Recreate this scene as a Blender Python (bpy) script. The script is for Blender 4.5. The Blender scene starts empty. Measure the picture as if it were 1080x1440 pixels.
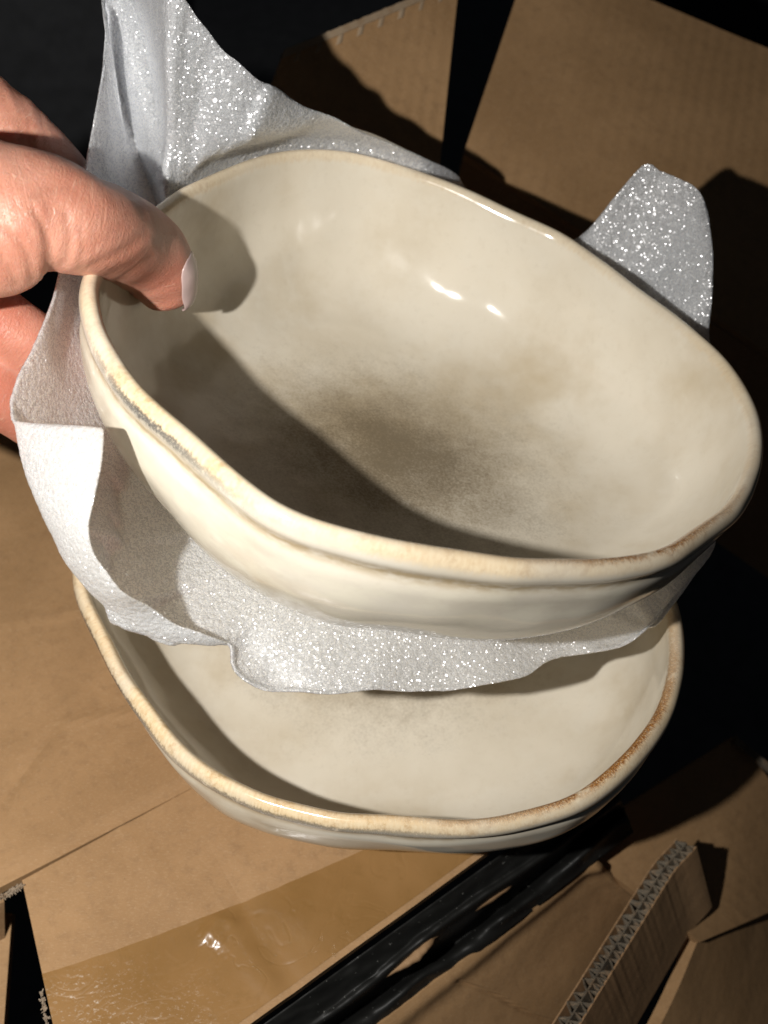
import bpy, bmesh, math, random
import numpy as np
from mathutils import Vector, Matrix, noise

random.seed(7)
S = bpy.context.scene
COL = S.collection
R = math.radians

# ------------------------------------------------------------------ camera
FPX, CX, CY, CAMH, PITCH = 1700.0, 540.0, 720.0, 0.32, R(50)
CAMP = Vector((0, 0, CAMH))
AX = Vector((1, 0, 0))
AF = Vector((0, math.cos(PITCH), -math.sin(PITCH)))
AU = Vector((0, math.sin(PITCH), math.cos(PITCH)))
cam = bpy.data.cameras.new('camera')
cam.sensor_fit = 'VERTICAL'; cam.sensor_height = 36.0; cam.lens = 36.0 * FPX / 1440.0
cam.clip_start = 0.01; cam.clip_end = 50
cam.dof.use_dof = True; cam.dof.focus_distance = 0.285; cam.dof.aperture_fstop = 17
camo = bpy.data.objects.new('camera', cam); COL.objects.link(camo)
camo.location = CAMP; camo.rotation_euler = (math.pi / 2 - PITCH, 0, 0)
S.camera = camo

# ------------------------------------------------------------------ light
w = bpy.data.worlds.new('World'); S.world = w; w.use_nodes = True
w.node_tree.nodes['Background'].inputs[0].default_value = (0.75, 0.85, 1.0, 1)
w.node_tree.nodes['Background'].inputs[1].default_value = 0.014
la = bpy.data.lights.new('phone_flash', 'AREA'); la.shape = 'DISK'; la.size = 0.008
la.energy = 1.65; la.color = (1.0, 0.97, 0.93)
lo = bpy.data.objects.new('phone_flash', la); COL.objects.link(lo)
lo.location = CAMP + AX * -0.105 + AU * 0.005
lo.rotation_euler = (math.pi / 2 - PITCH, R(4), R(20))
S.view_settings.view_transform = 'Standard'; S.view_settings.look = 'None'
S.view_settings.exposure = 0; S.view_settings.gamma = 1
S.cycles.use_denoising = True
S.cycles.max_bounces = 10

# ------------------------------------------------------------------ helpers
def ray(x, y):
    return AX * ((x - CX) / FPX) + AU * ((CY - y) / FPX) + AF
def PD(x, y, d):                       # a point at a depth along the lens axis
    return CAMP + ray(x, y) * d
def PP(x, y, c, n):                    # a point on a plane
    r = ray(x, y)
    return CAMP + r * ((c - CAMP).dot(n) / r.dot(n))
ZUP = Vector((0, 0, 1))
def PZ(x, y, z):                       # a point at a height
    return PP(x, y, Vector((0, 0, z)), ZUP)
def depth(p): return (p - CAMP).dot(AF)

def link(name, verts, faces, mat=None, parent=None, smooth=True):
    me = bpy.data.meshes.new(name)
    me.from_pydata([tuple(v) for v in verts], [], faces)
    me.update()
    o = bpy.data.objects.new(name, me); COL.objects.link(o)
    if mat: me.materials.append(mat)
    if parent: o.parent = parent
    if smooth: me.polygons.foreach_set('use_smooth', [True] * len(me.polygons))
    return o
def fix_normals(o):
    bm = bmesh.new(); bm.from_mesh(o.data)
    bmesh.ops.recalc_face_normals(bm, faces=bm.faces[:])
    bm.to_mesh(o.data); bm.free()
def thing(name, label, cat, loc=(0, 0, 0), group=None):
    o = bpy.data.objects.new(name, None); COL.objects.link(o)
    o.location = loc; tag(o, label, cat, group); o.empty_display_size = .02
    return o
def tag(o, label, cat, group=None):
    o['label'] = label; o['category'] = cat
    if group: o['group'] = group
def attr(o, name, vals):
    a = o.data.attributes.new(name, 'FLOAT', 'POINT'); a.data.foreach_set('value', list(map(float, vals)))
def cat_rom(pts, t):                    # open Catmull-Rom through tuples
    n = len(pts); i = min(int(t), n - 2); f = t - i
    p0, p1, p2, p3 = pts[max(i - 1, 0)], pts[i], pts[i + 1], pts[min(i + 2, n - 1)]
    return [0.5 * (2 * b + (c - a) * f + (2 * a - 5 * b + 4 * c - d) * f * f + (3 * b - a - 3 * c + d) * f ** 3)
            for a, b, c, d in zip(p0, p1, p2, p3)]
def sstep(a, b, x):
    t = min(1, max(0, (x - a) / (b - a))); return t * t * (3 - 2 * t)

# ------------------------------------------------------------------ node helper
class NT:
    def __init__(s, name):
        s.m = bpy.data.materials.new(name); s.m.use_nodes = True
        s.t = s.m.node_tree; s.t.nodes.clear()
        s.out = s.t.nodes.new('ShaderNodeOutputMaterial')
    def n(s, typ, ins=None, **kw):
        nd = s.t.nodes.new('ShaderNode' + typ)
        for k, v in kw.items(): setattr(nd, k, v)
        for k, v in (ins or {}).items(): s.set(nd.inputs[k], v)
        return nd
    def set(s, sock, v):
        if isinstance(v, bpy.types.NodeSocket): s.t.links.new(v, sock)
        elif isinstance(v, bpy.types.Node): s.t.links.new(v.outputs[0], sock)
        else:
            if sock.type == 'RGBA' and len(v) == 3: v = (*v, 1)
            sock.default_value = v
    def math(s, op, a, b=0.0, c=0.0, clamp=False):
        nd = s.n('Math', operation=op, use_clamp=clamp)
        s.set(nd.inputs[0], a); s.set(nd.inputs[1], b); s.set(nd.inputs[2], c)
        return nd.outputs[0]
    def mix(s, f, a, b, blend='MIX'):
        nd = s.n('Mix', data_type='RGBA', blend_type=blend)
        s.set(nd.inputs['Factor'], f); s.set(nd.inputs[6], a); s.set(nd.inputs[7], b)
        return nd.outputs[2]
    def ramp(s, x, a, b, lo=0.0, hi=1.0, smooth=True):
        nd = s.n('MapRange', interpolation_type='SMOOTHSTEP' if smooth else 'LINEAR')
        s.set(nd.inputs[0], x)
        for i, v in ((1, a), (2, b), (3, lo), (4, hi)): s.set(nd.inputs[i], v)
        return nd.outputs[0]
    def at(s, name): return s.n('Attribute', attribute_name=name).outputs['Fac']
    def coord(s, which='Object'): return s.n('TexCoord').outputs[which]
    def scale(s, v, sc, loc=(0, 0, 0), rot=(0, 0, 0)):
        return s.n('Mapping', {'Vector': v, 'Scale': sc, 'Location': loc, 'Rotation': rot}).outputs[0]
    def noise(s, v, sc, detail=4, rough=.55, dist=0.0):
        return s.n('TexNoise', {'Vector': v, 'Scale': sc, 'Detail': detail, 'Roughness': rough, 'Distortion': dist}).outputs[0]
    def bump(s, h, strength, dist, normal=None):
        ins = {'Height': h, 'Strength': strength, 'Distance': dist}
        if normal is not None: ins['Normal'] = normal
        return s.n('Bump', ins).outputs[0]
    def done(s, sh):
        s.t.links.new(sh.outputs[0], s.out.inputs[0]); return s.m

# ------------------------------------------------------------------ materials
def glaze():
    t = NT('reactive_glaze'); c = t.coord()
    sv, ang, brown, cen, ink = t.at('lip_mm'), t.at('along'), t.at('brown'), t.at('centre'), t.at('ink')
    n1 = t.noise(c, 28, 3); n2 = t.noise(c, 110, 4, .6); n3 = t.noise(c, 420, 4, .7); n4 = t.noise(c, 1500, 3, .7)
    base = t.mix(t.ramp(n1, .35, .68), (.785, .72, .595), (.68, .605, .475))
    base = t.mix(t.math('MULTIPLY', t.ramp(n2, .45, .7), .35), base, (.82, .77, .66))
    base = t.mix(t.math('MULTIPLY', t.ramp(n3, .52, .72), .10), base, (.45, .37, .25))
    base = t.mix(t.math('MULTIPLY', t.ramp(t.noise(c, 19, 5, .65), .46, .72), .6), base, (.52, .41, .25))
    # brown-grey pool in the bottom of the bowl
    f = t.math('ADD', cen, t.math('MULTIPLY', t.math('SUBTRACT', n2, .5), .50))
    f = t.math('ADD', f, t.math('MULTIPLY', t.math('SUBTRACT', n3, .5), .35))
    f = t.math('ADD', f, t.math('MULTIPLY', t.math('SUBTRACT', n4, .5), .75))
    base = t.mix(t.ramp(f, .10, 1.0, 0, .85), base, (.29, .225, .14))
    base = t.mix(t.ramp(t.math('SUBTRACT', f, t.math('MULTIPLY', n3, .4)), .45, .85, 0, .5), base, (.13, .10, .06))
    # outside body a little greener and streaky
    uv = t.n('CombineXYZ', {0: t.math('MULTIPLY', ang, .10), 1: t.math('MULTIPLY', sv, .22)}).outputs[0]
    st = t.noise(uv, 1.0, 4, .6)
    out = t.ramp(sv, 7, 11)
    base = t.mix(t.math('MULTIPLY', out, t.ramp(st, .4, .65, 0, .6)), base, (.84, .785, .63))
    # tan line in the groove under the lip
    g = t.math('MULTIPLY', t.ramp(sv, 5.5, 8), t.ramp(sv, 12, 8.5))
    base = t.mix(t.math('MULTIPLY', g, t.ramp(t.noise(uv, 2.5, 4), .3, .6, .15, .75)), base, (.44, .31, .145))
    # lip: buttery ochre with fine streaks running across it
    uv2 = t.n('CombineXYZ', {0: t.math('MULTIPLY', ang, 1.15), 1: t.math('MULTIPLY', sv, .42)}).outputs[0]
    s1 = t.noise(uv2, 1.0, 4, .65)
    jag = t.math('MULTIPLY', t.math('SUBTRACT', s1, .5), 3.4)
    lipm = t.math('MULTIPLY', t.ramp(t.math('ADD', sv, jag), -3.8, -2.0), t.ramp(t.math('ADD', sv, jag), 5.0, 2.8))
    lipc = t.mix(t.ramp(s1, .35, .65), (.82, .665, .43), (.72, .53, .30))
    lipc = t.mix(t.ramp(t.noise(c, 240, 5, .75), .49, .68, 0, .7), lipc, (.47, .28, .11))
    base = t.mix(t.math('MULTIPLY', lipm, t.math('MULTIPLY', t.at('lip_amt'), t.ramp(t.noise(c, 45, 3, .6), .3, .6, .45, 1.0))), base, lipc)
    # rusty speckle along part of the lip
    sp = t.noise(uv2, 2.2, 5, .75)
    bm_ = t.math('MULTIPLY', brown, t.math('MULTIPLY', t.ramp(t.math('ADD', sv, jag), -4.0, -2.4), t.ramp(t.math('ADD', sv, jag), 1.8, -.6)))
    rc = t.mix(t.ramp(t.noise(uv2, 4, 3, .7), .42, .6), (.15, .055, .02), (.50, .235, .06))
    base = t.mix(t.math('MULTIPLY', t.math('MULTIPLY', bm_, t.ramp(sp, .36, .48)), t.ramp(t.noise(c, 90, 4, .7), .30, .48)), base, rc)
    # dark inky specks where glaze broke at the edge of the lip
    ek = t.math('MULTIPLY', t.ramp(t.math('ADD', sv, t.math('MULTIPLY', jag, .9)), 2.6, 3.6), t.ramp(t.math('ADD', sv, t.math('MULTIPLY', jag, .9)), 6.0, 4.6))
    base = t.mix(t.math('MULTIPLY', t.math('MULTIPLY', t.math('MULTIPLY', ek, ink), t.ramp(t.noise(c, 260, 4, .7), .34, .46)), t.ramp(t.noise(uv2, 3.3, 4, .8), .36, .48)), base, (.028, .031, .034))
    bn = t.bump(t.noise(c, 60, 1), .10, .004)
    bn = t.bump(t.noise(c, 700, 3), .015, .0003, bn)
    p = t.n('BsdfPrincipled', {'Base Color': base, 'Roughness': t.ramp(n2, .3, .7, .09, .14), 'IOR': 1.5, 'Normal': bn,
                               'Coat Weight': 0.0, 'Coat Roughness': .10})
    return t.done(p)

def kraft(name, c1=(.395, .235, .11), c2=(.31, .18, .08), rough=.72, flute=0.0, rot=0.0):
    t = NT(name); c = t.coord()
    n1 = t.noise(c, 22, 4); n2 = t.noise(c, 300, 4, .7); n3 = t.noise(t.scale(c, (1, 3.5, 1)), 900, 3, .7)
    b = t.mix(t.ramp(n1, .3, .7), c1, c2)
    b = t.mix(t.ramp(n2, .45, .75, 0, .5), b, (.25, .145, .068))
    b = t.mix(t.ramp(n3, .50, .75, 0, .45), b, (.52, .36, .21))
    sp = t.noise(c, 1400, 2, .5)
    b = t.mix(t.ramp(sp, .70, .76, 0, .4), b, (.16, .09, .04))
    bn = t.bump(n3, .16, .0006)
    cr = t.noise(t.scale(c, (1, 1, 1)), 12, 1, .5, .4)
    ridge = t.math('ABSOLUTE', t.math('SUBTRACT', cr, .5))
    bn = t.bump(t.ramp(ridge, 0, .06, 0, 1), .05, .0006, bn)
    bn = t.bump(n1, .25, .006, bn)
    if flute:
        wv = t.n('TexWave', {'Vector': t.scale(t.coord('UV'), (1, 1, 1), rot=(0, 0, rot)), 'Scale': flute, 'Distortion': .6, 'Detail': 1.0},
                 wave_type='BANDS').outputs[1]
        bn = t.bump(t.math('MULTIPLY', wv, t.ramp(t.noise(c, 25, 3), .35, .65, .25, 1.0)), .20, .0006, bn)
    p = t.n('BsdfPrincipled', {'Base Color': b, 'Roughness': rough, 'Normal': bn, 'Specular IOR Level': .35})
    return t.done(p)

def packing_tape():
    t = NT('amber_tape'); c = t.coord()
    n1 = t.noise(c, 30, 3); n2 = t.noise(c, 220, 4, .7)
    b = t.mix(t.ramp(n1, .3, .7), (.315, .175, .066), (.245, .132, .043))
    b = t.mix(t.ramp(n2, .5, .75, 0, .35), b, (.21, .115, .035))
    # whitish scuffs and sparkling glints painted into the colour near the lifted end
    sc = t.math('MULTIPLY', t.at('scuff_glint'), t.ramp(t.noise(t.scale(c, (1, 1.6, 1)), 700, 5, .8), .54, .68))
    b = t.mix(t.math('MULTIPLY', sc, .75), b, (.66, .57, .47))
    cr = t.noise(c, 40, 2, .5, 2.5)
    bn = t.bump(t.ramp(t.math('ABSOLUTE', t.math('SUBTRACT', cr, .5)), 0, .05), .10, .0008)
    bn = t.bump(n2, .12, .0006, bn)
    bn = t.bump(t.noise(c, 60, 2), .12, .003, bn)
    p = t.n('BsdfPrincipled', {'Base Color': b, 'Roughness': .24, 'Normal': bn, 'Specular IOR Level': .4})
    return t.done(p)

def foam():
    t = NT('foam_sheeting'); c = t.coord()
    wob = t.n('VectorMath', {0: c, 1: t.n('VectorMath', {0: t.n('TexNoise', {'Vector': c, 'Scale': 500.}).outputs[1], 'Scale': .0012}, operation='SCALE').outputs[0]}, operation='ADD').outputs[0]
    v = t.n('TexVoronoi', {'Vector': wob, 'Scale': 760.0}, feature='F1')
    v2 = t.n('TexVoronoi', {'Vector': wob, 'Scale': 1700.0}, feature='F1')
    n1 = t.noise(c, 60, 3)
    h = t.math('ADD', t.math('MULTIPLY', v.outputs['Distance'], -1.0), t.math('MULTIPLY', v2.outputs['Distance'], -.5))
    bn = t.bump(h, .46, .0008)
    col = t.mix(t.ramp(v.outputs['Distance'], .15, .75), (.88, .89, .91), (.80, .81, .835))
    col = t.mix(t.ramp(n1, .35, .7, 0, .25), col, (.76, .775, .80))
    d = t.n('BsdfPrincipled', {'Base Color': col, 'Roughness': .45, 'Normal': bn, 'Specular IOR Level': .3,
                               'Subsurface Weight': .9, 'Subsurface Radius': (.0085, .0082, .0080), 'Subsurface Scale': 1.0})
    # each cell wall is a tiny facet of film: its own normal, flashing back on top of the milky body
    sh = d
    v3 = t.n('TexVoronoi', {'Vector': c, 'Scale': 2700.0}, feature='F1')
    for vor, lo, hi, amt, spr in ((v, .4, 1.0, .07, .85), (v2, .1, .9, .24, 1.3), (v3, .1, .75, .5, 1.5)):
        off = t.n('VectorMath', {0: vor.outputs['Color'], 1: (.5, .5, .5)}, operation='SUBTRACT').outputs[0]
        off = t.n('VectorMath', {0: off, 'Scale': spr}, operation='SCALE').outputs[0]
        nn = t.n('VectorMath', {0: t.n('NewGeometry').outputs['Normal'], 1: off}, operation='ADD').outputs[0]
        nn = t.n('VectorMath', {0: nn}, operation='NORMALIZE').outputs[0]
        spot = t.ramp(vor.outputs['Distance'], .50, .34); sep = t.n('SeparateColor', {0: vor.outputs['Color']}).outputs[2]
        k = t.math('MULTIPLY', t.math('MULTIPLY', spot, t.ramp(sep, lo, hi)), amt)
        g = t.n('BsdfGlossy', {'Color': t.n('CombineColor', {0: k, 1: k, 2: k}).outputs[0], 'Roughness': .30, 'Normal': nn})
        sh = t.n('AddShader', {0: sh.outputs[0], 1: g.outputs[0]})
    return t.done(sh)

def skin():
    t = NT('skin'); c = t.coord(); s, a, red = t.at('finger_s'), t.at('finger_a'), t.at('red')
    n1 = t.noise(c, 70, 4); n2 = t.noise(c, 420, 4, .7)
    b = t.mix(t.ramp(n1, .35, .68), (.65, .315, .222), (.535, .225, .15))
    b = t.mix(t.ramp(n2, .5, .72, 0, .35), b, (.66, .39, .28))
    b = t.mix(t.math('MULTIPLY', red, t.ramp(n1, .25, .7, .35, .8)), b, (.55, .175, .115))
    cr = t.at('crease'); b = t.mix(t.math('MULTIPLY', cr, .55), b, (.36, .15, .09))
    uv = t.n('CombineXYZ', {0: t.math('MULTIPLY', s, 1500.), 1: t.math('MULTIPLY', a, 2.2)}).outputs[0]
    fine = t.noise(uv, 1.0, 4, .65, .8)
    uvb = t.n('CombineXYZ', {0: t.math('MULTIPLY', s, 420.), 1: t.math('MULTIPLY', a, 1.4)}).outputs[0]
    mid = t.noise(uvb, 1.0, 3, .6, 1.2)
    vor = t.n('TexVoronoi', {'Vector': t.scale(c, (1, 1, 1)), 'Scale': 900.0}, feature='DISTANCE_TO_EDGE').outputs[0]
    b = t.mix(t.ramp(fine, .58, .70, 0, .40), b, (.74, .50, .38))
    bn = t.bump(t.math('ABSOLUTE', t.math('SUBTRACT', mid, .5)), .25, .0011)
    bn = t.bump(fine, .36, .0005, bn)
    lines = t.n('CombineXYZ', {0: t.math('MULTIPLY', s, 300.), 1: t.math('MULTIPLY', a, 1.1), 2: 4.0}).outputs[0]
    ln = t.math('ABSOLUTE', t.math('SUBTRACT', t.noise(lines, 1.0, 2, .5, .6), .5))
    bn = t.bump(t.ramp(ln, 0, .05), .13, .0004, bn)
    bn = t.bump(vor, .25, .0004, bn)
    p = t.n('BsdfPrincipled', {'Base Color': b, 'Roughness': .40, 'Normal': bn, 'Specular IOR Level': .5,
                               'Subsurface Weight': .4, 'Subsurface Radius': (.0035, .0012, .0006), 'Subsurface Scale': 1.0})
    return t.done(p)

def plain(name, col, rough=.5, bump=None, spec=.5):
    t = NT(name); c = t.coord()
    n1 = t.noise(c, 90, 4)
    b = t.mix(t.ramp(n1, .3, .7), col, tuple(x * .72 for x in col))
    ins = {'Base Color': b, 'Roughness': rough, 'Specular IOR Level': spec}
    if bump: ins['Normal'] = t.bump(t.noise(c, bump[0], 4, .65), bump[1], bump[2])
    return t.done(t.n('BsdfPrincipled', ins))

def plastic_film():
    t = NT('black_film'); c = t.coord()
    n2 = t.noise(c, 900, 2)
    dust = t.ramp(n2, .70, .76)
    b = t.mix(dust, (.012, .012, .011), (.22, .22, .20))
    bn = t.bump(t.noise(t.scale(c, (1, 1, 1), rot=(0, 0, R(-36))), 60, 3, .5, .5), .12, .003)
    return t.done(t.n('BsdfPrincipled', {'Base Color': b, 'Roughness': .5, 'Normal': bn, 'Specular IOR Level': .3}))

M = dict(glaze=glaze(), kraft=kraft('kraft_board'), flap=kraft('kraft_fluted', flute=55.0), tape=packing_tape(),
         foam=foam(), skin=skin(), film=plastic_film(),
         flutes=kraft('flute_paper', (.36, .27, .18), (.28, .20, .125), .85),
         greyflutes=kraft('grey_flute_paper', (.16, .135, .10), (.07, .058, .042), .85),
         torn=kraft('torn_paper', (.33, .265, .195), (.22, .17, .12), .9),
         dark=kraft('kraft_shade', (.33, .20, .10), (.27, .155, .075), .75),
         nail=plain('nail_plate', (.70, .52, .48), .25), black=plain('black_lacquer', (.012, .012, .013), .5, (400, .2, .001)),
         charcoal=plain('charcoal_fabric', (.075, .077, .082), .85, (900, .4, .001)))

# ------------------------------------------------------------------ bowls
UP_N = Vector((.27452578, .13467157, .9521025)).normalized()
UP_C = Vector((.01346199, .22735793, .11931449)); UP_C = CAMP + (UP_C - CAMP) * .98
UP_T = [(110,395),(118,440),(140,490),(175,540),(220,585),(265,628),(310,668),(355,700),(400,725),(450,745),(500,760),(560,775),(620,785),(700,795),(780,800),(860,797),(930,787),(980,770),(1020,742),(1055,705),(1076,660),(1080,620),(1074,580),(1055,545),(1020,500),(985,465),(940,430),(890,395),(850,362),(800,330),(750,305),(700,280),(650,262),(600,240),(540,218),(480,207),(420,206),(360,215),(300,236),(250,258),(200,290),(150,335),(120,370)]
LO_N = Vector((0, 0, 1)); LO_C = Vector((0, .205, .052))
LO_T = [(98,790),(103,830),(118,870),(140,915),(165,960),(195,1005),(230,1050),(265,1085),(310,1112),(370,1135),(440,1152),(520,1163),(600,1168),(680,1165),(750,1155),(820,1133),(870,1100),(915,1055),(945,1005),(962,945),(966,895),(958,850),(940,790),(890,700),(810,620),(700,555),(560,520),(420,515),(300,545),(200,610),(130,700)]

PROF = [(0, 0, -43.9), (.25, 0, -43.9), (.46, 0, -43.5), (.63, 0, -42.2), (.72, 0, -40), (.805, .6, -36), (.88, 1.8, -30.5), (.935, 3.3, -24.5), (.97, 4.1, -17.5),
        (.985, 4.4, -11), (1, 4.8, -5.5), (1, 4.3, -2.2), (1, 3.4, -.5), (1, 2.3, 0), (1, 1.1, -.5), (1, .15, -2.2), (1, .15, -4.4), (1, 1.2, -6.6), (1, 1.7, -8.2),
        (.995, 1.2, -11), (.985, .8, -14), (.955, 0, -21), (.91, 0, -29), (.845, 0, -36.5), (.745, 0, -43), (.61, 0, -47), (.52, 0, -48.5),
        (.505, 0, -50.3), (.465, 0, -51), (.43, 0, -49.4), (.3, 0, -48.8), (0, 0, -48.8)]
LIPI = 13

def make_bowl(trace, c, n, label, seed, brown, ink, lip, group, pool=1.0):
    e1 = (AX - n * AX.dot(n)).normalized(); e2 = n.cross(e1)
    pts = [PP(x, y, c, n) for x, y in trace]
    q = np.array([((p - c).dot(e1), (p - c).dot(e2)) for p in pts])
    x, y = q.T; x2, y2 = np.roll(x, -1), np.roll(y, -1); cr = x * y2 - x2 * y; A = cr.sum() / 2
    g = np.array([((x + x2) * cr).sum(), ((y + y2) * cr).sum()]) / 6 / A
    c = c + e1 * g[0] + e2 * g[1]; q = q - g
    th = np.arctan2(q[:, 1], q[:, 0]); r = np.hypot(q[:, 0], q[:, 1]); o = np.argsort(th); th, r = th[o], r[o]
    NU = 288
    T = np.linspace(-np.pi, np.pi, NU, endpoint=False)
    RR = np.interp(T, np.concatenate([th - 2 * np.pi, th, th + 2 * np.pi]), np.tile(r, 3))
    B = np.stack([np.ones(NU)] + [g_(m * T) for m in range(1, 12) for g_ in (np.cos, np.sin)], 1)
    RR = B @ np.linalg.lstsq(B, RR, rcond=None)[0]
    rm = RR.mean()
    print('bowl', label[:12], 'mean radius', rm, 'range', RR.min(), RR.max(), 'centre', c[:])
    per = [0]
    for i in range(NU):
        a, b = RR[i], RR[(i + 1) % NU]; per.append(per[-1] + 2 * np.pi / NU * (a + b) / 2)
    sub = 4; rows = [cat_rom(PROF, i / sub) for i in range((len(PROF) - 1) * sub + 1)]
    # arc length in mm from the top of the lip (inside negative)
    arc = [0]
    for i in range(1, len(rows)):
        a, b = rows[i - 1], rows[i]
        arc.append(arc[-1] + math.hypot((b[0] - a[0]) * rm * 1000 - (b[1] - a[1]), b[2] - a[2]))
    z0 = arc[LIPI * sub]; arc = [v - z0 for v in arc]
    V, s, al, br, ce, ik, la_ = [], [], [], [], [], [], []
    for j, (kk, off, h) in enumerate(rows):
        kk = max(kk, 0)
        for i in range(NU):
            t = T[i]; blend = sstep(.2, .85, kk)
            rad = (rm + (RR[i] - rm) * blend) * kk - off * .001
            d = (math.cos(t), math.sin(t))
            p3 = Vector((d[0] * rad, d[1] * rad, h * .001))
            amt = sstep(.1, .7, kk)
            nz = noise.noise(Vector((d[0] * 2.1 + seed, d[1] * 2.1, h * .035))) * .0013 + noise.noise(Vector((d[0] * 4.6 + seed, d[1] * 4.6, h * .06))) * .0009
            lipz = noise.noise(Vector((d[0] * 3 + seed + 9, d[1] * 3, 0))) * .0009 * sstep(-14, 0, h)
            ra = max(rad + nz * amt, 0)
            V.append(e1 * (d[0] * ra) + e2 * (d[1] * ra) + n * (p3.z + lipz))
            s.append(arc[j]); al.append(per[i] * 1000 if i else 0)
            br.append(brown(t)); ik.append(ink(t)); la_.append(lip(t))
            inside = 1.0 if j <= LIPI * sub else 0.0
            dx, dy = d[0] * rad / rm - .03, d[1] * rad / rm - .06
            ce.append(inside * pool * (1 - sstep(.0, .80, math.hypot(dx * .92, dy * 1.1))))
    F = []
    for j in range(len(rows) - 1):
        for i in range(NU):
            a, b = j * NU + i, j * NU + (i + 1) % NU
            F.append((a, b, b + NU, a + NU))
    ob = link('bowl', V, F, M['glaze']); ob.location = c
    for nm, v in (('lip_mm', s), ('along', al), ('brown', br), ('centre', ce), ('ink', ik), ('lip_amt', la_)): attr(ob, nm, v)
    bm = bmesh.new(); bm.from_mesh(ob.data); bmesh.ops.remove_doubles(bm, verts=bm.verts[:], dist=1e-6)
    bmesh.ops.recalc_face_normals(bm, faces=bm.faces[:]); bm.to_mesh(ob.data); bm.free()
    ob.data.polygons.foreach_set('use_smooth', [True] * len(ob.data.polygons))
    tag(ob, label, 'bowl', group)
    return ob, c, rm, e1, e2, T, RR

def bumpf(t, a, wd):                     # soft window round an angle
    d = (t - a + math.pi) % (2 * math.pi) - math.pi
    return math.exp(-(d / wd) ** 2)
grp = 'matching glazed stoneware bowls'
upper = make_bowl(UP_T, UP_C, UP_N, 'upper cream glazed bowl tilted up under the thumb, brown pool of glaze inside', 3.1,
                  lambda t: bumpf(t, -.95, .42), lambda t: .9 * bumpf(t, -2.42, .28),
                  lambda t: .4 + .5 * max(bumpf(t, -2.4, 1.1), .3 * bumpf(t, -.8, .5)), grp)
lower = make_bowl(LO_T, LO_C, LO_N, 'lower cream glazed bowl resting level on the cardboard, half hidden under the foam', 8.4,
                  lambda t: 1.1 * bumpf(t, -.75, .45) + .25 * bumpf(t, -1.4, .5), lambda t: max(.95 * bumpf(t, -2.75, .5), .6 * bumpf(t, -1.9, .6)),
                  lambda t: .65 + .35 * bumpf(t, -2.2, 1.2), grp, .7)
UC, UR, UE1, UE2 = upper[1], upper[2], upper[3], upper[4]

# ------------------------------------------------------------------ foam sheet
# edge of the sheet: picture direction -> a point at height h (m) over the plane of the upper rim; last = curl target or None
EDGE = [(75,420,-.012,None),(52,480,-.016,None),(30,525,-.019,None),(17,560,-.021,None),(16,578,-.022,None),
        (19,600,-.023,(155,602,-.010)),(28,645,-.026,(152,650,-.012)),(48,705,-.030,(141,700,-.016)),(72,755,-.035,(133,745,-.022)),(100,805,-.040,(148,795,-.030)),
        (140,845,-.045,(182,835,-.037)),(190,880,-.050,(222,858,-.045)),(245,903,-.054,(265,882,-.050)),(290,908,-.056,(305,898,-.054)),(322,908,-.058,None),
        (326,935,-.060,None),(345,957,-.061,None),(385,970,-.062,None),(450,974,-.062,None),(520,972,-.062,None),(600,968,-.062,None),(680,962,-.061,None),
        (735,950,-.060,None),(765,932,-.060,None),(800,922,-.059,None),(850,914,-.056,None),(895,895,-.052,None),(940,850,-.044,None),(975,808,-.036,None),(1003,768,-.03,None),
        (1010,700,-.036,None),(1020,600,-.036,None),(1010,520,-.022,None),(995,470,-.008,None),(1000,400,.006,None),(998,335,.014,None),(985,278,.020,None),(950,252,.022,None),(928,241,.022,None),(905,234,.022,None),
        (862,285,.010,None),(818,334,-.004,None),(780,340,-.016,None),(700,300,-.018,None),(655,270,-.012,None),(638,246,-.004,None),(590,221,.003,None),(520,192,.010,None),(455,162,.017,None),(385,128,.025,None),(345,100,.030,None),(305,62,.035,None),
        (270,20,.041,None),(240,-25,.047,None),(200,-75,.045,None),(160,-60,.034,None),(146,-5,.026,None),(152,30,.023,None),(146,90,.016,None),(136,150,.010,None),(124,215,.002,None),(110,290,-.004,None),(92,350,-.006,None)]

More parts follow.
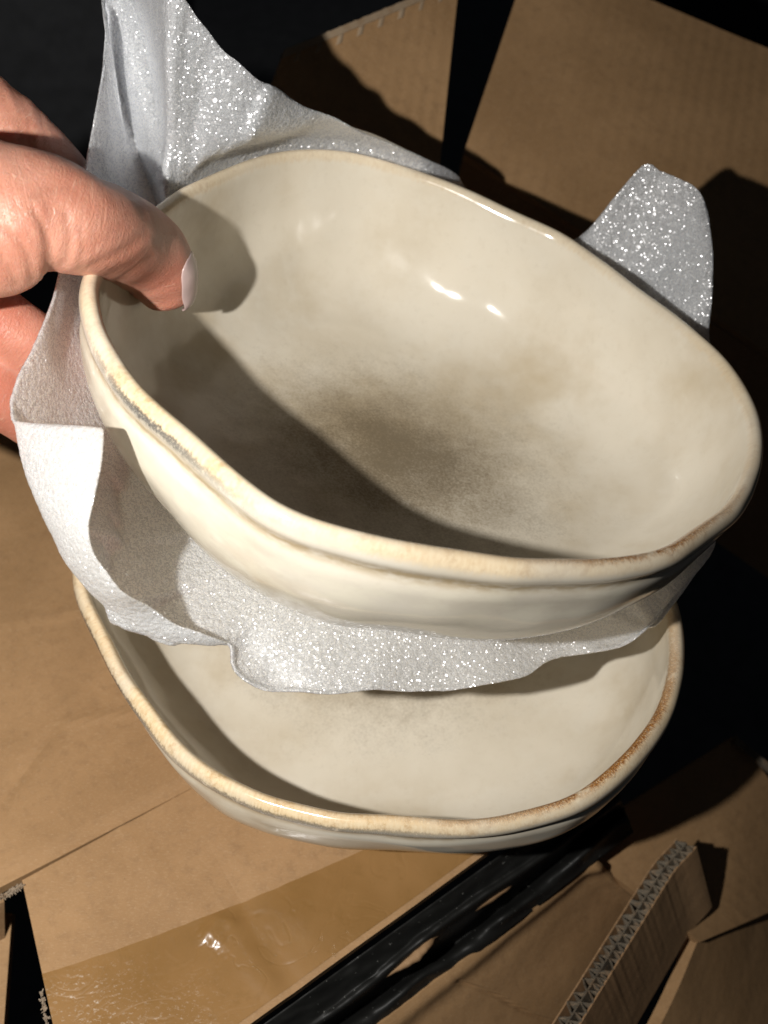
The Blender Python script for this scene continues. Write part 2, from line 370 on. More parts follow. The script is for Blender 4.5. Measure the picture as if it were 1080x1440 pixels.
def build_foam():
    # dense edge by Catmull-Rom over the closed list
    n = len(EDGE); per = 7; E, Fo = [], []
    for i in range(n):
        for k in range(per):
            f = k / per
            ids = [(i - 1) % n, i, (i + 1) % n, (i + 2) % n]
            e = [EDGE[j] for j in ids]
            fl = [x[3] if x[3] else x[:3] for x in e]
            if e[1][3] is None: fl = [x[:3] for x in e]            # the fold starts with a clean cut
            elif e[0][3] is None: fl[0] = e[1][3]
            cr = lambda q: [0.5 * (2 * b + (c - a) * f + (2 * a - 5 * b + 4 * c - d) * f * f + (3 * b - a - 3 * c + d) * f ** 3) for a, b, c, d in zip(*q)]
            E.append(cr([x[:3] for x in e])); Fo.append(cr(fl))
    NV = 46; V = []; NE = len(E)
    def at(p): return PP(p[0], p[1], UC + UP_N * p[2], UP_N)
    TT, RRU = upper[5], upper[6]
    prof_h = [x[2] * .001 for x in PROF[15:27]][::-1]; prof_k = [x[0] for x in PROF[15:27]][::-1]
    def wall(d, h):                     # outer radius of the bowl in a direction at a height
        th = math.atan2(d.dot(UE2), d.dot(UE1)); Rm = float(np.interp(th, TT, RRU, period=2 * math.pi))
        k = float(np.interp(h, prof_h, prof_k))
        return (UR + (Rm - UR) * sstep(.2, .85, k)) * k if h > -.0485 else 0.0
    def behind(x, y, gap):              # height at which the sight line passes a gap outside the rim
        lo, hi = -.06, .10
        for _ in range(40):
            m = (lo + hi) / 2; l = at((x, y, m)) - UC; l = l - UP_N * l.dot(UP_N)
            if l.length - wall(l.normalized(), min(m, -.003)) > gap: lo = m
            else: hi = m
        return lo
    for i, e in enumerate(EDGE):
        if e[1] < 480 and e[0] > 255 or e[0] > 900 and e[1] < 300:
            EDGE[i] = (e[0], e[1], behind(e[0], e[1], .007 + (.006 if e[0] < 420 else 0)), e[3])
    for i in range(NE):
        Ew = at(E[i]); Fw = at(Fo[i])
        loc = Ew - UC; ex, ey, eh = loc.dot(UE1), loc.dot(UE2), loc.dot(UP_N)
        re = math.hypot(ex, ey); d = (UE1 * ex + UE2 * ey) / re
        px, py = E[i][0], E[i][1]
        ripple = .0012 * noise.noise(Vector((px * .02, py * .02, 3)))
        P0 = UC + UP_N * -.0560
        P1 = UC + d * (UR * .55) + UP_N * -.0556
        C1 = UC + d * (min(UR * .98, max(re * .8, UR * .62))) + UP_N * (-.0575 if eh < -.03 else -.053)
        up = max(0, eh + .045)
        C2 = UC + d * (max(UR * 1.05, re - .012) if re > UR * .98 else re * .97) + UP_N * (-.05 + up * .55 if up > 0 else min(eh, -.058))
        for j in range(NV):
            if j < 6:
                p = P0.lerp(P1, j / 6)
            elif j < 36:
                f = (j - 6) / 29
                p = P1 * (1 - f) ** 3 + C1 * 3 * f * (1 - f) ** 2 + C2 * 3 * f * f * (1 - f) + Ew * f ** 3
                wav = math.sin(math.pi * min(f, .999)) ** .7
                p = p + d * (noise.noise(p * 40 + Vector((0, 0, 5))) * .0030 * f) * wav
                # pleats of the standing corner behind the thumb
                for (ax_, ay, bx, by, wd, am) in ((152, 10, 215, 215, 22, .0050), (200, 40, 232, 215, 16, -.0075), (385, 128, 352, 212, 16, .0040), (330, 910, 420, 1000, 34, -.003), (1000, 330, 905, 420, 40, .002)):
                    q = p - CAMP; dd = q.dot(AF); X_, Y_ = CX + FPX * q.dot(AX) / dd, CY - FPX * q.dot(AU) / dd
                    L = math.hypot(bx - ax_, by - ay); tt = ((X_ - ax_) * (bx - ax_) + (Y_ - ay) * (by - ay)) / L / L
                    dist = ((X_ - ax_) * (by - ay) - (Y_ - ay) * (bx - ax_)) / L
                    if -.4 < tt < 1.3: p = p - AF * (am * math.exp(-(dist / wd) ** 2) * sstep(-.4, .15, tt) * (1 - sstep(.8, 1.3, tt)))
            else:
                f = (j - 35) / (NV - 36); L = (Fw - Ew).length
                p = Ew.lerp(Fw, f)
                if L > 1e-5:                       # rolls over the edge, then lies back on the sheet
                    p = p - AF * (min(.006, L * .35) * math.sin(math.pi * min(1, f * .55 + .02)) ) + (Ew - Fw).normalized() * (min(.002, L * .2) * math.sin(math.pi * f) * (1 - f))
                    p = p + UP_N * (noise.noise(p * 55) * .0010)
                else:
                    p = Ew + (Ew - P1).normalized() * (.0004 * f)
            l = p - UC; h_ = l.dot(UP_N); l = l - UP_N * h_
            if l.length > 1e-4 and j < 36:
                dd_ = l.normalized(); need = wall(dd_, min(h_, -.003)) + .0022
                need -= max(0, h_ - .002) * 1.15
                if -.0485 < h_ < .05 and l.length < need: p = p + dd_ * (need - l.length)
                if h_ <= -.0485 and h_ > -.0525: p = p - UP_N * (h_ + .0525)
            V.append(p + UP_N * ripple * (j / NV))
    F = []
    for i in range(NE):
        i2 = (i + 1) % NE
        for j in range(NV - 1):
            F.append((i * NV + j, i2 * NV + j, i2 * NV + j + 1, i * NV + j + 1))
    o = link('foam_sheet', V, F, M['foam'])
    bm = bmesh.new(); bm.from_mesh(o.data)
    bmesh.ops.remove_doubles(bm, verts=bm.verts[:], dist=2e-5)
    bmesh.ops.recalc_face_normals(bm, faces=bm.faces[:])
    bm.to_mesh(o.data); bm.free()
    o.data.polygons.foreach_set('use_smooth', [True] * len(o.data.polygons))
    so = o.modifiers.new('thickness', 'SOLIDIFY'); so.thickness = .0006; so.offset = -1
    sb = o.modifiers.new('fine', 'SUBSURF'); sb.levels = 1; sb.render_levels = 1
    tx = bpy.data.textures.new('pebble', 'CLOUDS'); tx.noise_scale = .0009
    dm = o.modifiers.new('pebbles', 'DISPLACE'); dm.texture = tx; dm.strength = .0003; dm.mid_level = .5
    tag(o, 'white foam packing sheet wrapped under the upper bowl, one corner standing up behind the thumb', 'packing foam')
    return o
build_foam()

# ------------------------------------------------------------------ hand
def px2m(wpx, d): return wpx * d / FPX
def loft(sections, nseg=30, sub=6):
    """sections: (x, y, depth, half width px, half thickness as a share of it)"""
    rows = [cat_rom(sections, i / sub) for i in range((len(sections) - 1) * sub + 1)]
    C = [PD(r[0], r[1], r[2]) for r in rows]; V, F, axis = [], [], []
    sl = 0
    for i, r in enumerate(rows):
        tg = (C[min(i + 1, len(C) - 1)] - C[max(i - 1, 0)]).normalized()
        e2 = (AF - tg * AF.dot(tg)).normalized(); e1 = tg.cross(e2)
        if i: sl += (C[i] - C[i - 1]).length
        wv = px2m(r[3], r[2]); axis.append((C[i], sl, e1, e2))
        for k in range(nseg):
            a = 2 * math.pi * k / nseg
            V.append(C[i] + e1 * (math.cos(a) * wv) + e2 * (math.sin(a) * wv * r[4]))
    for i in range(len(rows) - 1):
        for k in range(nseg):
            F.append((i * nseg + k, i * nseg + (k + 1) % nseg, (i + 1) * nseg + (k + 1) % nseg, (i + 1) * nseg + k))
    for (i, rev) in ((0, True), (len(rows) - 1, False)):
        # domed end
        tg = (C[min(i + 1, len(C) - 1)] - C[max(i - 1, 0)]).normalized() * (-1 if rev else 1)
        wv = px2m(rows[i][3], rows[i][2]) * .55; prev = i * nseg
        for q in (.45, .8):
            b0 = len(V); s_ = math.sqrt(1 - q * q)
            for k in range(nseg): V.append(C[i] + (V[i * nseg + k] - C[i]) * s_ + tg * (wv * q))
            for k in range(nseg): F.append((prev + k, prev + (k + 1) % nseg, b0 + (k + 1) % nseg, b0 + k))
            prev = b0
        V.append(C[i] + tg * wv)
        for k in range(nseg): F.append((prev + k, prev + (k + 1) % nseg, len(V) - 1))
    return V, F, axis

def bowl_depth(x, y):   # depth of the rim plane under a pixel
    return depth(PP(x, y, UC, UP_N))
RIMD = bowl_depth(130, 350)
print('rim depth at thumb', RIMD, 'plane depth tip', bowl_depth(260, 410), 'left foam', depth(PP(17, 560, UC + UP_N * -.021, UP_N)))
TD = RIMD - .0125
THUMB = [(-230, 345, TD + .008, 150, .75), (-130, 318, TD + .002, 134, .8), (-50, 306, TD - .003, 122, .85), (10, 304, TD - .003, 108, .9), (60, 300, TD - .001, 86, .98), (108, 314, TD + .002, 73, 1.0),
         (152, 327, TD + .011, 65, 1.0), (188, 344, TD + .026, 62, 1.0), (214, 366, TD + .033, 57, 1.0), (229, 391, TD + .0365, 50, .95), (238, 413, TD + .039, 39, .85)]
ID = RIMD + .024
INDEX = [(-300, 290, ID - .004, 90, .8), (-200, 200, ID - .004, 74, .9), (-120, 150, ID - .002, 66, .95), (-50, 152, ID, 63, .95), (10, 194, ID + .004, 61, .95), (66, 246, ID + .010, 56, .95), (120, 305, ID + .018, 50, .95), (160, 350, ID + .026, 44, .9)]
MIDDLE = [(-300, 370, ID + -0.014, 88, .8), (-180, 385, ID + -0.012, 68, .95), (-90, 412, ID + -0.010, 66, .95), (-12, 446, ID + -0.007, 50, .95), (40, 480, ID + -0.002, 46, .95), (95, 520, ID + 0.006, 42, .9)]
RING = [(-300, 440, ID + -0.008, 80, .8), (-180, 470, ID + -0.006, 62, .95), (-90, 505, ID + -0.004, 56, .95), (-28, 538, ID + -0.002, 52, .95), (20, 568, ID + 0.004, 46, .95), (62, 600, ID + 0.012, 40, .9)]
PINKY = [(-300, 510, ID + -0.002, 66, .8), (-200, 560, ID + 0.000, 52, .95), (-130, 595, ID + 0.002, 47, .95), (-75, 622, ID + 0.006, 42, .95), (-48, 640, ID + 0.012, 36, .9)]
PALM = [(-760, 420, TD + .02, 150, .75), (-560, 395, TD + .016, 150, .7), (-420, 390, TD + .016, 180, .5), (-320, 390, TD + .020, 185, .42), (-250, 395, TD + .022, 170, .4)]

def build_hand():
    root = thing('hand', 'bare left hand reaching in from the left, thumb hooked over the upper bowl rim', 'hand', PD(0, 330, TD))
    V, F, axes = [], [], []
    for sec in (THUMB, INDEX, MIDDLE, RING, PINKY, PALM):
        v, f, a = loft(sec); b = len(V); V += v; F += [tuple(i + b for i in q) for q in f]; axes.append(a)
    o = link('skin_surface', V, F, M['skin'])
    bm = bmesh.new(); bm.from_mesh(o.data); bmesh.ops.recalc_face_normals(bm, faces=bm.faces[:]); bm.to_mesh(o.data); bm.free()
    rm = o.modifiers.new('union', 'REMESH'); rm.mode = 'VOXEL'; rm.voxel_size = .0009; rm.use_smooth_shade = True
    sm = o.modifiers.new('soften', 'SMOOTH'); sm.factor = .5; sm.iterations = 9
    dg = bpy.context.evaluated_depsgraph_get(); me = bpy.data.meshes.new_from_object(o.evaluated_get(dg))
    o.modifiers.clear(); o.data = me; me.name = 'skin_surface'
    if not me.materials: me.materials.append(M['skin'])
    n = len(me.vertices); co = np.empty(n * 3); me.vertices.foreach_get('co', co); co = co.reshape(-1, 3)
    nr = np.empty(n * 3); me.vertices.foreach_get('normal', nr); nr = nr.reshape(-1, 3)
    # nearest point of a finger axis -> arc length and angle
    pts = np.array([tuple(p[0]) for a in axes[:5] for p in a]); sl = np.array([p[1] for a in axes[:5] for p in a])
    E1 = np.array([tuple(p[2]) for a in axes[:5] for p in a]); E2 = np.array([tuple(p[3]) for a in axes[:5] for p in a])
    fid = np.concatenate([[k] * len(a) for k, a in enumerate(axes[:5])])
    wgt = np.zeros(n); best = np.full(n, 1e9); idx = np.zeros(n, int)
    for i in range(len(pts)):
        d = ((co - pts[i]) ** 2).sum(1); m = d < best; best[m] = d[m]; idx[m] = i
    loc = co - pts[idx]
    tg = np.cross(E1[idx], E2[idx])
    s = sl[idx] + np.abs((loc * tg).sum(1)) * np.sign((loc * tg).sum(1)) * .9
    a = np.arctan2((loc * E2[idx]).sum(1), (loc * E1[idx]).sum(1))
    cp = np.array(tuple(CAMP)); q = co - cp; dd = q @ np.array(tuple(AF))
    X = CX + FPX * (q @ np.array(tuple(AX))) / dd; Y = CY - FPX * (q @ np.array(tuple(AU))) / dd
    disp = np.zeros(n); crease = np.zeros(n); front = (nr @ np.array(tuple(AF))) < .25
    fmask = {0: fid[idx] == 0, 1: fid[idx] == 1}
    CR = [  # finger, polyline (traced along the skin folds), half width px, depth mm
        (0, [(72, 386), (70, 350), (60, 320), (46, 295)], 5, .55), (0, [(74, 384), (92, 362), (98, 335), (92, 300)], 6, .45), (0, [(45, 392), (40, 360), (22, 335), (0, 322)], 5, .5),
        (0, [(118, 380), (150, 362), (185, 345), (205, 328)], 6, .40), (0, [(165, 394), (190, 378), (210, 362)], 6, .45), (0, [(150, 388), (182, 372), (206, 350)], 5, .3),
        (0, [(20, 400), (8, 372), (-10, 350)], 5, .4), (0, [(110, 378), (116, 350), (112, 320)], 5, .25), (0, [(30, 290), (60, 268), (100, 262)], 7, .2),
        (1, [(12, 110), (26, 150), (30, 195)], 5, .40), (1, [(24, 118), (38, 160), (42, 210)], 5, .35), (1, [(52, 145), (62, 180), (62, 220)], 5, .25), (1, [(70, 165), (78, 200)], 5, .20), (1, [(2, 130), (20, 170)], 5, .20)]
    for fi, pl, wd, dp in CR:
        m = fmask[fi] & front; idm = np.where(m)[0]
        dmin = np.full(len(idm), 1e9)
        for (x0, y0), (x1, y1) in zip(pl[:-1], pl[1:]):
            L2 = (x1 - x0) ** 2 + (y1 - y0) ** 2
            t = np.clip(((X[idm] - x0) * (x1 - x0) + (Y[idm] - y0) * (y1 - y0)) / L2, 0, 1)
            dmin = np.minimum(dmin, np.hypot(X[idm] - x0 - t * (x1 - x0), Y[idm] - y0 - t * (y1 - y0)))
        g = np.exp(-(dmin / wd) ** 2); g2 = np.exp(-((dmin - wd * 2.2) / wd / 1.4) ** 2)
        disp[idm] -= (g * dp - g2 * dp * .35) * .00065; crease[idm] = np.maximum(crease[idm], np.exp(-(dmin / wd * 1.5) ** 2) * min(1, dp * 1.6))
    low = np.array([noise.noise(Vector(p) * 130) for p in co]) * .00035
    co = co + nr * (disp + low)[:, None]
    me.vertices.foreach_set('co', co.reshape(-1)); me.update()
    red = np.zeros(n)
    red = np.maximum(red, np.exp(-(((X - 235) / 60) ** 2 + ((Y - 400) / 60) ** 2)) * .6)
    red = np.maximum(red, np.where((fid[idx] == 2) | (fid[idx] == 3), .8, 0))
    for nm, v in (('finger_s', s + fid[idx] * .2), ('finger_a', a), ('crease', crease), ('red', red)): attr(o, nm, v)
    me.polygons.foreach_set('use_smooth', [True] * len(me.polygons))
    o.parent = root; o.matrix_parent_inverse = Matrix.Translation(root.location).inverted()
    # thumb nail: a curved plate set flush into the far side of the last joint
    from mathutils.bvhtree import BVHTree
    bvh = BVHTree.FromPolygons([v.co.copy() for v in me.vertices], [tuple(p.vertices) for p in me.polygons])
    ax0, ax1 = PD(226, 360, TD + .0285), PD(243, 432, TD + .039)
    tg = (ax1 - ax0).normalized(); out = (AX - tg * AX.dot(tg) + AF * .38).normalized(); side = tg.cross(out).normalized()
    V, F = [], []; nu, nv = 26, 22
    for i in range(nu):
        u = i / (nu - 1); base = ax0.lerp(ax1, u)
        half = R(48) * max(0.02, 1 - abs(2 * u - 1) ** 3.2) ** .5
        for j in range(nv):
            a_ = -half + 2 * half * j / (nv - 1)
            d = out * math.cos(a_) + side * math.sin(a_)
            hit = bvh.ray_cast(base + d * .03, -d)[0] or base + d * .008
            rim_ = max(abs(2 * u - 1), abs(2 * j / (nv - 1) - 1))
            free = sstep(.72, 1, u)
            V.append(hit + d * (.00065 * (1 - rim_ ** 4) - .0002 + .0009 * free) + tg * (.0008 * free))
    for i in range(nu - 1):
        for j in range(nv - 1):
            F.append((i * nv + j, i * nv + j + 1, (i + 1) * nv + j + 1, (i + 1) * nv + j))
    nl = link('thumbnail', V, F, M['nail'], root); nl.matrix_parent_inverse = Matrix.Translation(root.location).inverted()
    sm2 = nl.modifiers.new('smooth', 'SMOOTH'); sm2.factor = .5; sm2.iterations = 3
    sd = nl.modifiers.new('plate', 'SOLIDIFY'); sd.thickness = .0005; sd.offset = 0
build_hand()

# ------------------------------------------------------------------ cardboard
def board(name, corners, th, mat, parent, nu=24, nv=24, fn=None, edge_mat=None, uvs=True):
    """a slab over a bilinear quad (c00, c10, c11, c01); its top is the quad"""
    c00, c10, c11, c01 = corners
    nrm = (c10 - c00).cross(c01 - c00).normalized()
    if nrm.dot(CAMP - (c00 + c11) / 2) < 0: nrm = -nrm
    V, UV = [], []
    for L in (0, 1):
        for i in range(nu + 1):
            for j in range(nv + 1):
                u, v = i / nu, j / nv
                p = (c00 * (1 - u) + c10 * u) * (1 - v) + (c01 * (1 - u) + c11 * u) * v
                off = fn(u, v, p) if fn else 0
                V.append(p + nrm * off - nrm * (th * L))
    W = (nu + 1) * (nv + 1); idx = lambda L, i, j: L * W + i * (nv + 1) + j
    F = []
    for i in range(nu):
        for j in range(nv):
            F.append((idx(0, i, j), idx(0, i + 1, j), idx(0, i + 1, j + 1), idx(0, i, j + 1)))
            F.append((idx(1, i, j), idx(1, i, j + 1), idx(1, i + 1, j + 1), idx(1, i + 1, j)))
    for i in range(nu):
        for j in (0, nv): F.append((idx(0, i, j), idx(0, i + 1, j), idx(1, i + 1, j), idx(1, i, j)))
    for j in range(nv):
        for i in (0, nu): F.append((idx(0, i, j), idx(0, i, j + 1), idx(1, i, j + 1), idx(1, i, j)))
    o = link(name, V, F, mat, parent, smooth=False)
    fix_normals(o)
    uv = o.data.uv_layers.new(name='UVMap'); Lu, Lv = (c10 - c00).length, (c01 - c00).length
    for lp in o.data.loops:
        k = lp.vertex_index % W; uv.data[lp.index].uv = ((k // (nv + 1)) / nu * Lu, (k % (nv + 1)) / nv * Lv)
    if edge_mat:
        o.data.materials.append(edge_mat)
    return o, nrm

def fluting(name, A, B, nrm, inward, th, pitch, mat, parent, dep=.006):
    """wavy paper between the two liners, seen on a cut edge running A->B; th is the board thickness"""
    L = (B - A).length; n = int(L / pitch * 10); d = (B - A) / n; V, F = [], []
    for i in range(n + 1):
        ph = 2 * math.pi * i / 10
        h = (math.sin(ph) * .5 + .5) * (th - .0008) + .0004 + noise.noise(Vector((i * .11, 2, 7))) * th * .06
        p = A + d * i - nrm * h
        jit = noise.noise(Vector((i * .23, 0, 1))) * .0007
        V += [p - inward * (.0003 + jit), p + inward * dep]
    for i in range(n): F.append((2 * i, 2 * i + 2, 2 * i + 3, 2 * i + 1))
    o = link(name, V, F, mat, parent); so = o.modifiers.new('paper', 'SOLIDIFY'); so.thickness = .00025
    return o
def hollow(A, B, nrm, inward, th, mat, parent, name='liner'):
    """the two liners standing out round the flutes of a cut edge"""
    V, F = [], []
    n = 60
    for off, tk in ((0, .00045), (th - .00045, .00045)):
        b = len(V)
        for i in range(n + 1):
            p = A.lerp(B, i / n) - inward * (.0026 + .0005 * noise.noise(Vector((i * .9, off * 1000, 3))))
            q = A.lerp(B, i / n) + inward * .0004
            for a in (p, q):
                V += [a - nrm * off, a - nrm * (off + tk)]
        for i in range(n):
            s = b + i * 4; e = s + 4
            for (x, y) in ((0, 1), (1, 3), (3, 2), (2, 0)): F.append((s + x, e + x, e + y, s + y))
    o = link(name, V, F, mat, parent, smooth=False); fix_normals(o); return o

def ragged(name, A, B, amp, mat, parent, nrm, count=26, seed=0):
    """torn paper fibres bristling along A->B"""
    rnd = random.Random(seed); V, F = [], []
    d = B - A
    for k in range(count):
        p = A + d * rnd.random(); b = len(V)
        dirv = Vector((rnd.uniform(-1, 1), rnd.uniform(-1, 1), rnd.uniform(-.6, .9))).normalized() * amp * rnd.uniform(.4, 1.2)
        sd_ = dirv.cross(Vector((rnd.uniform(-1, 1), rnd.uniform(-1, 1), rnd.uniform(-1, 1)))).normalized() * amp * rnd.uniform(.15, .45)
        V += [p - sd_, p + sd_, p + dirv + sd_ * .6, p + dirv * 1.2 - sd_ * .3]
        F += [(b, b + 1, b + 2, b + 3)]
    o = link(name, V, F, mat, parent, smooth=False); s_ = o.modifiers.new('paper', 'SOLIDIFY'); s_.thickness = .0003
    return o

# the carton under the lower bowl
carton = thing('carton', 'closed tan carton the lower bowl stands on, amber tape along its flap', 'box')
wob = lambda sc, am: (lambda u, v, p: noise.noise(p * sc) * am)
a0, a1 = PZ(-320, 1412, 0), PZ(640, 915, 0)
def crease_round(u, v, p):
    d = 0
    for (ax_, ay, bx, by, wd, am) in ((-.112, .155, -.098, .186, .0022, -.0006), (-.098, .186, -.070, .190, .002, .0005), (-.15, .215, -.06, .235, .003, .0004), (-.13, .26, -.11, .20, .003, -.0004)):
        L = math.hypot(bx - ax_, by - ay); tt = ((p.x - ax_) * (bx - ax_) + (p.y - ay) * (by - ay)) / L / L
        ds = ((p.x - ax_) * (by - ay) - (p.y - ay) * (bx - ax_)) / L
        d += am * math.exp(-(ds / wd) ** 2) * math.exp(-((tt - .5) / .5) ** 4)
    return d + noise.noise(p * 30) * .0006 - .0007 * (1 - sstep(0, .03, v))
board('top_panel', (a0, a1, PZ(720, 560, 0), PZ(-320, 470, 0)), .0035, M['kraft'], carton, 110, 110, crease_round)
k0, k1 = PZ(31, 1238, -.0009), PZ(646, 904, -.0009)
f0, f1 = PZ(112, 1614, -.0065), PZ(905, 1040, -.0065)
def flapfn(u, v, p):
    dent = -.0012 * math.exp(-((u - .33) / .02) ** 2) * sstep(.1, .6, v) + .0007 * math.exp(-((u - .2 - .12 * v) / .02) ** 2)
    return noise.noise(p * 32) * .0007 + dent * .6
flap, fn_ = board('flap', (k0, k1, f1, f0), .0035, M['kraft'], carton, 70, 60, flapfn)
# tape: its own film 0.15 mm over the outer half of the flap
def bil(u, v): return (k0 * (1 - u) + k1 * u) * (1 - v) + (f0 * (1 - u) + f1 * u) * v
def tape():
    V, F, sc = [], [], []; nu, nv = 240, 90
    for i in range(nu + 1):
        for j in range(nv + 1):
            u = i / nu; v0 = .38 + .62 * u - .16 * u * u + .004 * noise.noise(Vector((u * 30, 0, 2))); v1 = .972
            v = v0 + (v1 - v0) * j / nv; p = bil(u, v)
            lift = .00022 + .00005 * (noise.noise(p * 120) + .5) + .0003 * max(0, noise.noise(p * 50 + Vector((4, 4, 4)))) * (1 - sstep(.15, .35, u))
            for (bu, bv, br_, bh) in ((.262, .60, .0022, .0007), (.285, .575, .0026, .0008), (.30, .62, .002, .0006), (.27, .65, .0018, .0005), (.06, .70, .003, .0006), (.09, .82, .0026, .0006), (.12, .9, .003, .0007)):
                lift += bh * math.exp(-((p - bil(bu, bv)).length / br_) ** 2)
            V.append(p + fn_ * (flapfn(u, v, p) + lift))
            sc.append(bumpf(u, .055, .075) * sstep(.0, .15, j / nv) + .5 * bumpf(u, .18, .05) * sstep(.35, .6, j / nv))
    for i in range(nu):
        for j in range(nv): F.append((i * (nv + 1) + j, (i + 1) * (nv + 1) + j, (i + 1) * (nv + 1) + j + 1, i * (nv + 1) + j + 1))
    o = link('tape', V, F, M['tape'], carton); fix_normals(o); attr(o, 'scuff_glint', sc)
tape()
ed = (f0 - k0).normalized(); inw = (k1 - k0).normalized()
ragged('torn_edge', PZ(-6, 1266, -.001), PZ(31, 1246, -.001), .0010, M['torn'], carton, ZUP, 130, 1)
ragged('torn_edge', PZ(58, 1395, -.006), PZ(72, 1470, -.007), .0008, M['torn'], carton, ZUP, 110, 2)
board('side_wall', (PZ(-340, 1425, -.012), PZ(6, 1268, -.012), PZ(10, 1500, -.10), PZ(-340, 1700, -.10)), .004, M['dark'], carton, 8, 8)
board('inner_wall', (PZ(-140, 1300, -.028), PZ(17, 1283, -.028), PZ(4, 1460, -.034), PZ(-140, 1560, -.034)), .004, M['kraft'], carton, 8, 8)

# black plastic film stuffed in the slot beside the flap
def film():
    V, F = [], []; nu, nv = 160, 40
    for i in range(nu + 1):
        for j in range(nv + 1):
            u, v = i / nu, j / nv
            ux, uy = 300 + 560 * u, 1490 - 400 * u                 # flap edge
            lx, ly = 470 + 420 * u, 1500 - 330 * u                 # edge of the board beyond
            x, y = ux + (lx - ux) * v, uy + (ly - uy) * v
            z = -.0085 - .026 * v
            z += .0035 * math.exp(-((v - .40 - .05 * math.sin(u * 9)) / .06) ** 2) - .012 * math.exp(-((v - .62 + .05 * math.sin(u * 7 + 1)) / .10) ** 2)
            z += .0040 * math.exp(-((v - .78 - .06 * math.sin(u * 11)) / .06) ** 2) * (.5 + .5 * math.sin(u * 23))
            z += .0016 * noise.noise(Vector((u * 14, v * 5, 3))) + .0004 * noise.noise(Vector((u * 40, v * 12, 8)))
            V.append(PZ(x, y, z))
    for i in range(nu):
        for j in range(nv): F.append((i * (nv + 1) + j, (i + 1) * (nv + 1) + j, (i + 1) * (nv + 1) + j + 1, i * (nv + 1) + j + 1))
    o = link('plastic_film', V, F, M['film']); fix_normals(o)
    s_ = o.modifiers.new('film', 'SOLIDIFY'); s_.thickness = .0003
    tag(o, 'crumpled glossy black plastic film in the slot along the taped flap', 'plastic film')
film()

def reflection_strip():  # brown ribbon added in place of cardboard reflected on the film ridges
    pl = [(395, 1462, -.022), (470, 1412, -.021), (540, 1372, -.020), (575, 1352, -.018), (600, 1330, -.017), (622, 1306, -.020), (690, 1262, -.021), (738, 1226, -.022), (752, 1216, -.023)]
    V, F = [], []; n = 90
    for i in range(n + 1):
        x, y, z = cat_rom(pl, i / n * (len(pl) - 1)); p = PZ(x, y, z)
        wd = .0006 + .0008 * math.exp(-((x - 588) / 22) ** 2) + .0006 * math.exp(-((x - 690) / 25) ** 2) + .0005 * noise.noise(Vector((i * .3, 0, 0)))
        for k in range(5):
            f = k / 4 - .5
            V.append(p + Vector((.55, -.83, 0)) * (2 * wd * f) + Vector((0, 0, .9 * wd * math.cos(f * 3) + .0006 * noise.noise(Vector((i * .22, k * .6, 5))))))
    for i in range(n):
        for k in range(4): F.append((i * 5 + k, i * 5 + 5 + k, i * 5 + 6 + k, i * 5 + 1 + k))
    o = link('reflection_strip', V, F, M['dark']); s_ = o.modifiers.new('paper', 'SOLIDIFY'); s_.thickness = .0003
    tag(o, 'thin crumpled brown strip added as the cardboard reflection along the black plastic film', 'paper')
reflection_strip()

# the creased board lying beyond the slot
sheet = thing('cardboard_sheet', 'dim creased cardboard sheet lying between the black plastic and the cut divider', 'cardboard')
s00, s10, s11, s01 = PZ(455, 1500, -.030), PZ(832, 1205, -.036), PZ(925, 1285, -.085), PZ(760, 1540, -.095)
def sheetfn(u, v, p):
    roll = .0014 * math.exp(-((v - .05) / .06) ** 2) - .0003 * math.exp(-((v - .16) / .06) ** 2)
    roll += .003 * math.exp(-((u - .98) / .03) ** 2)
    crack = -.0007 * math.exp(-((u - .42 + .10 * v + .004 * math.sin(v * 13)) / .008) ** 2) * sstep(.06, .12, v)
    return roll + crack + noise.noise(p * 40) * .0008
board('panel', (s00, s10, s11, s01), .003, M['kraft'], sheet, 100, 70, sheetfn)

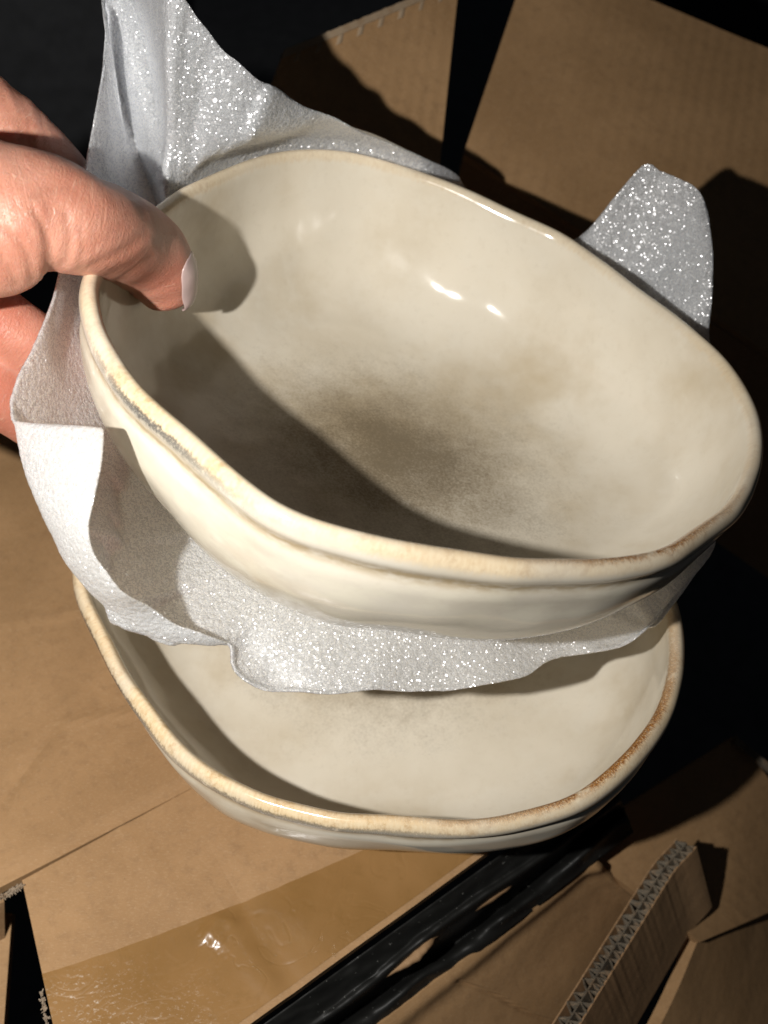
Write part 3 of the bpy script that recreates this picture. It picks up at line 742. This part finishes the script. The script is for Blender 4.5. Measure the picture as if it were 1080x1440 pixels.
# divider standing on edge, its corrugated cut edge towards the lens
div = thing('divider', 'cardboard divider standing on edge, grey corrugated cut edge facing up', 'cardboard')
DT = .0072
d0, d1 = PZ(738, 1500, -.030), PZ(942, 1176, -.036)
run = (d1 - d0).normalized(); dn = Vector((run.y, -run.x, 0)).normalized()       # to the right
lean = R(22)
dwn = dn * math.sin(lean) - ZUP * math.cos(lean)
dn = dn * math.cos(lean) + ZUP * math.sin(lean)
def solid(name, A, B, down, thick, mat, parent, h):
    V = [A, B, B + thick, A + thick, A + down * h, B + down * h, B + thick + down * h, A + thick + down * h]
    return V
def divider():
    def curve(t):   # the far end curls a little to the right
        return d0.lerp(d1, t) + dn * (.002 * sstep(.8, 1, t) ** 2)
    n = 60
    for nm, off in (('liner', 0), ('liner', DT * .5 - .0002), ('liner', DT - .0005)):
        V, F = [], []
        for i in range(n + 1):
            p = curve(i / n) + dn * off; jag = Vector((0, 0, 1)) * (.0005 * noise.noise(Vector((i * .7, off * 900, 1))))
            V += [p + jag, p + dn * .0005 + jag, p + dn * .0005 + dwn * .032, p + dwn * .032]
        for i in range(n):
            for k in range(4): F.append((i * 4 + k, i * 4 + (k + 1) % 4, (i + 1) * 4 + (k + 1) % 4, (i + 1) * 4 + k))
        F += [(0, 1, 2, 3), (n * 4, n * 4 + 1, n * 4 + 2, n * 4 + 3)]
        o = link(nm, V, F, M['dark'] if off == 0 or off > .006 else M['greyflutes'], div, smooth=False); fix_normals(o)
    for lo, hi, pit in ((.0005, DT * .5 - .0002, .0038), (DT * .5 + .0003, DT - .0005, .0031)):
        V, F = [], []; m = int((d1 - d0).length / pit * 12)
        for i in range(m + 1):
            h = lo + (hi - lo) * (.5 + .5 * math.sin(2 * math.pi * i / 12 + noise.noise(Vector((i * .04, lo * 1000, 0))) * 5.0 + 1.2 * noise.noise(Vector((i * .13, lo * 1000, 6)))))
            p = curve(i / m) + dn * h + dwn * (-.0002 + .0011 * noise.noise(Vector((i * .2, lo * 1000, 4))))
            V += [p, p + dwn * .012]
        for i in range(m): F.append((2 * i, 2 * i + 2, 2 * i + 3, 2 * i + 1))
        o = link('fluting', V, F, M['greyflutes'], div); s_ = o.modifiers.new('paper', 'SOLIDIFY'); s_.thickness = .0004
    return curve
divider()

# ------------------------------------------------------------------ the big shipping box round everything
ship = thing('shipping_box', 'large open shipping box behind the bowls, two tall flaps standing up', 'box')
# right back flap
b00, b10 = PD(652, 215, .430), PD(1300, 640, .415)
b01, b11 = PD(748, -70, .455), PD(1300, 158, .475)
fl, n1 = board('flap', (b00, b10, b11, b01), .0035, M['flap'], ship, 30, 20, wob(14, .002))
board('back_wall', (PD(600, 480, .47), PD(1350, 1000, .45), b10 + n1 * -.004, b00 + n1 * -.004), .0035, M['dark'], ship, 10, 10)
# left back flap with a corrugated top edge
q00, q10 = PD(300, 330, .385), PD(612, 300, .410)
q01, q11 = PD(398, 80, .392), PD(646, -22, .418)
_, n2 = board('flap', (q00, q10, q11, q01), .0035, M['flap'], ship, 20, 20, wob(14, .0012))
up_ = ((q01 - q00) + (q11 - q10)).normalized()
hollow(q01, q11, n2, -up_, .0045, M['flutes'], ship)
fluting('fluting', q01 + up_ * .0022, q11 + up_ * .0022, n2, -up_, .0045, .0085, M['flutes'], ship)
# right-hand side wall panels low in the frame
e00, e10, e11, e01 = PZ(800, 1185, -.040), PZ(985, 1325, -.062), PZ(1190, 1235, -.125), PZ(1035, 1035, -.045)
board('side_panel', (e00, e10, e11, e01), .004, M['kraft'], ship, 14, 14, wob(30, .001))
ev = (e11 - e01).normalized()
g00, g10, g11, g01 = PZ(985, 1318, -.066), PZ(920, 1460, -.066), PZ(1150, 1560, -.150), PZ(1150, 1240, -.130)
board('side_panel', (g00, g10, g11, g01), .004, M['kraft'], ship, 14, 14, wob(30, .001))
board('cut_edge', (PZ(1036, 1036, -.043), PZ(1190, 1160, -.080), PZ(1190, 1172, -.082), PZ(1034, 1046, -.044)), .002, M['greyflutes'], ship, 20, 2, wob(300, .0006))

# ------------------------------------------------------------------ the dark room beyond
fl_ = link('floor', [(-6, -4, -.32), (6, -4, -.32), (6, 8, -.32), (-6, 8, -.32)], [(0, 1, 2, 3)], M['charcoal']); fl_['kind'] = 'structure'
def slab_box(name, c, sx, sy, sz, rz, mat, label, cat):
    bm = bmesh.new(); bmesh.ops.create_cube(bm, size=1, matrix=Matrix.Diagonal((sx, sy, sz, 1)))
    bmesh.ops.bevel(bm, geom=bm.edges[:], offset=min(sx, sy, sz) * .12, segments=2, affect='EDGES')
    me = bpy.data.meshes.new(name); bm.to_mesh(me); bm.free(); me.materials.append(mat)
    o = bpy.data.objects.new(name, me); COL.objects.link(o); o.location = c; o.rotation_euler = (0, 0, rz); tag(o, label, cat); return o
slab_box('storage_case', PD(20, -20, .95) , .22, .10, .30, .15, M['charcoal'], 'charcoal fabric case in the dark behind the hand', 'case')
slab_box('dark_board', PD(1075, -60, .85), .24, .03, .20, -.4, M['black'], 'black board in the dark beyond the right flap', 'board')
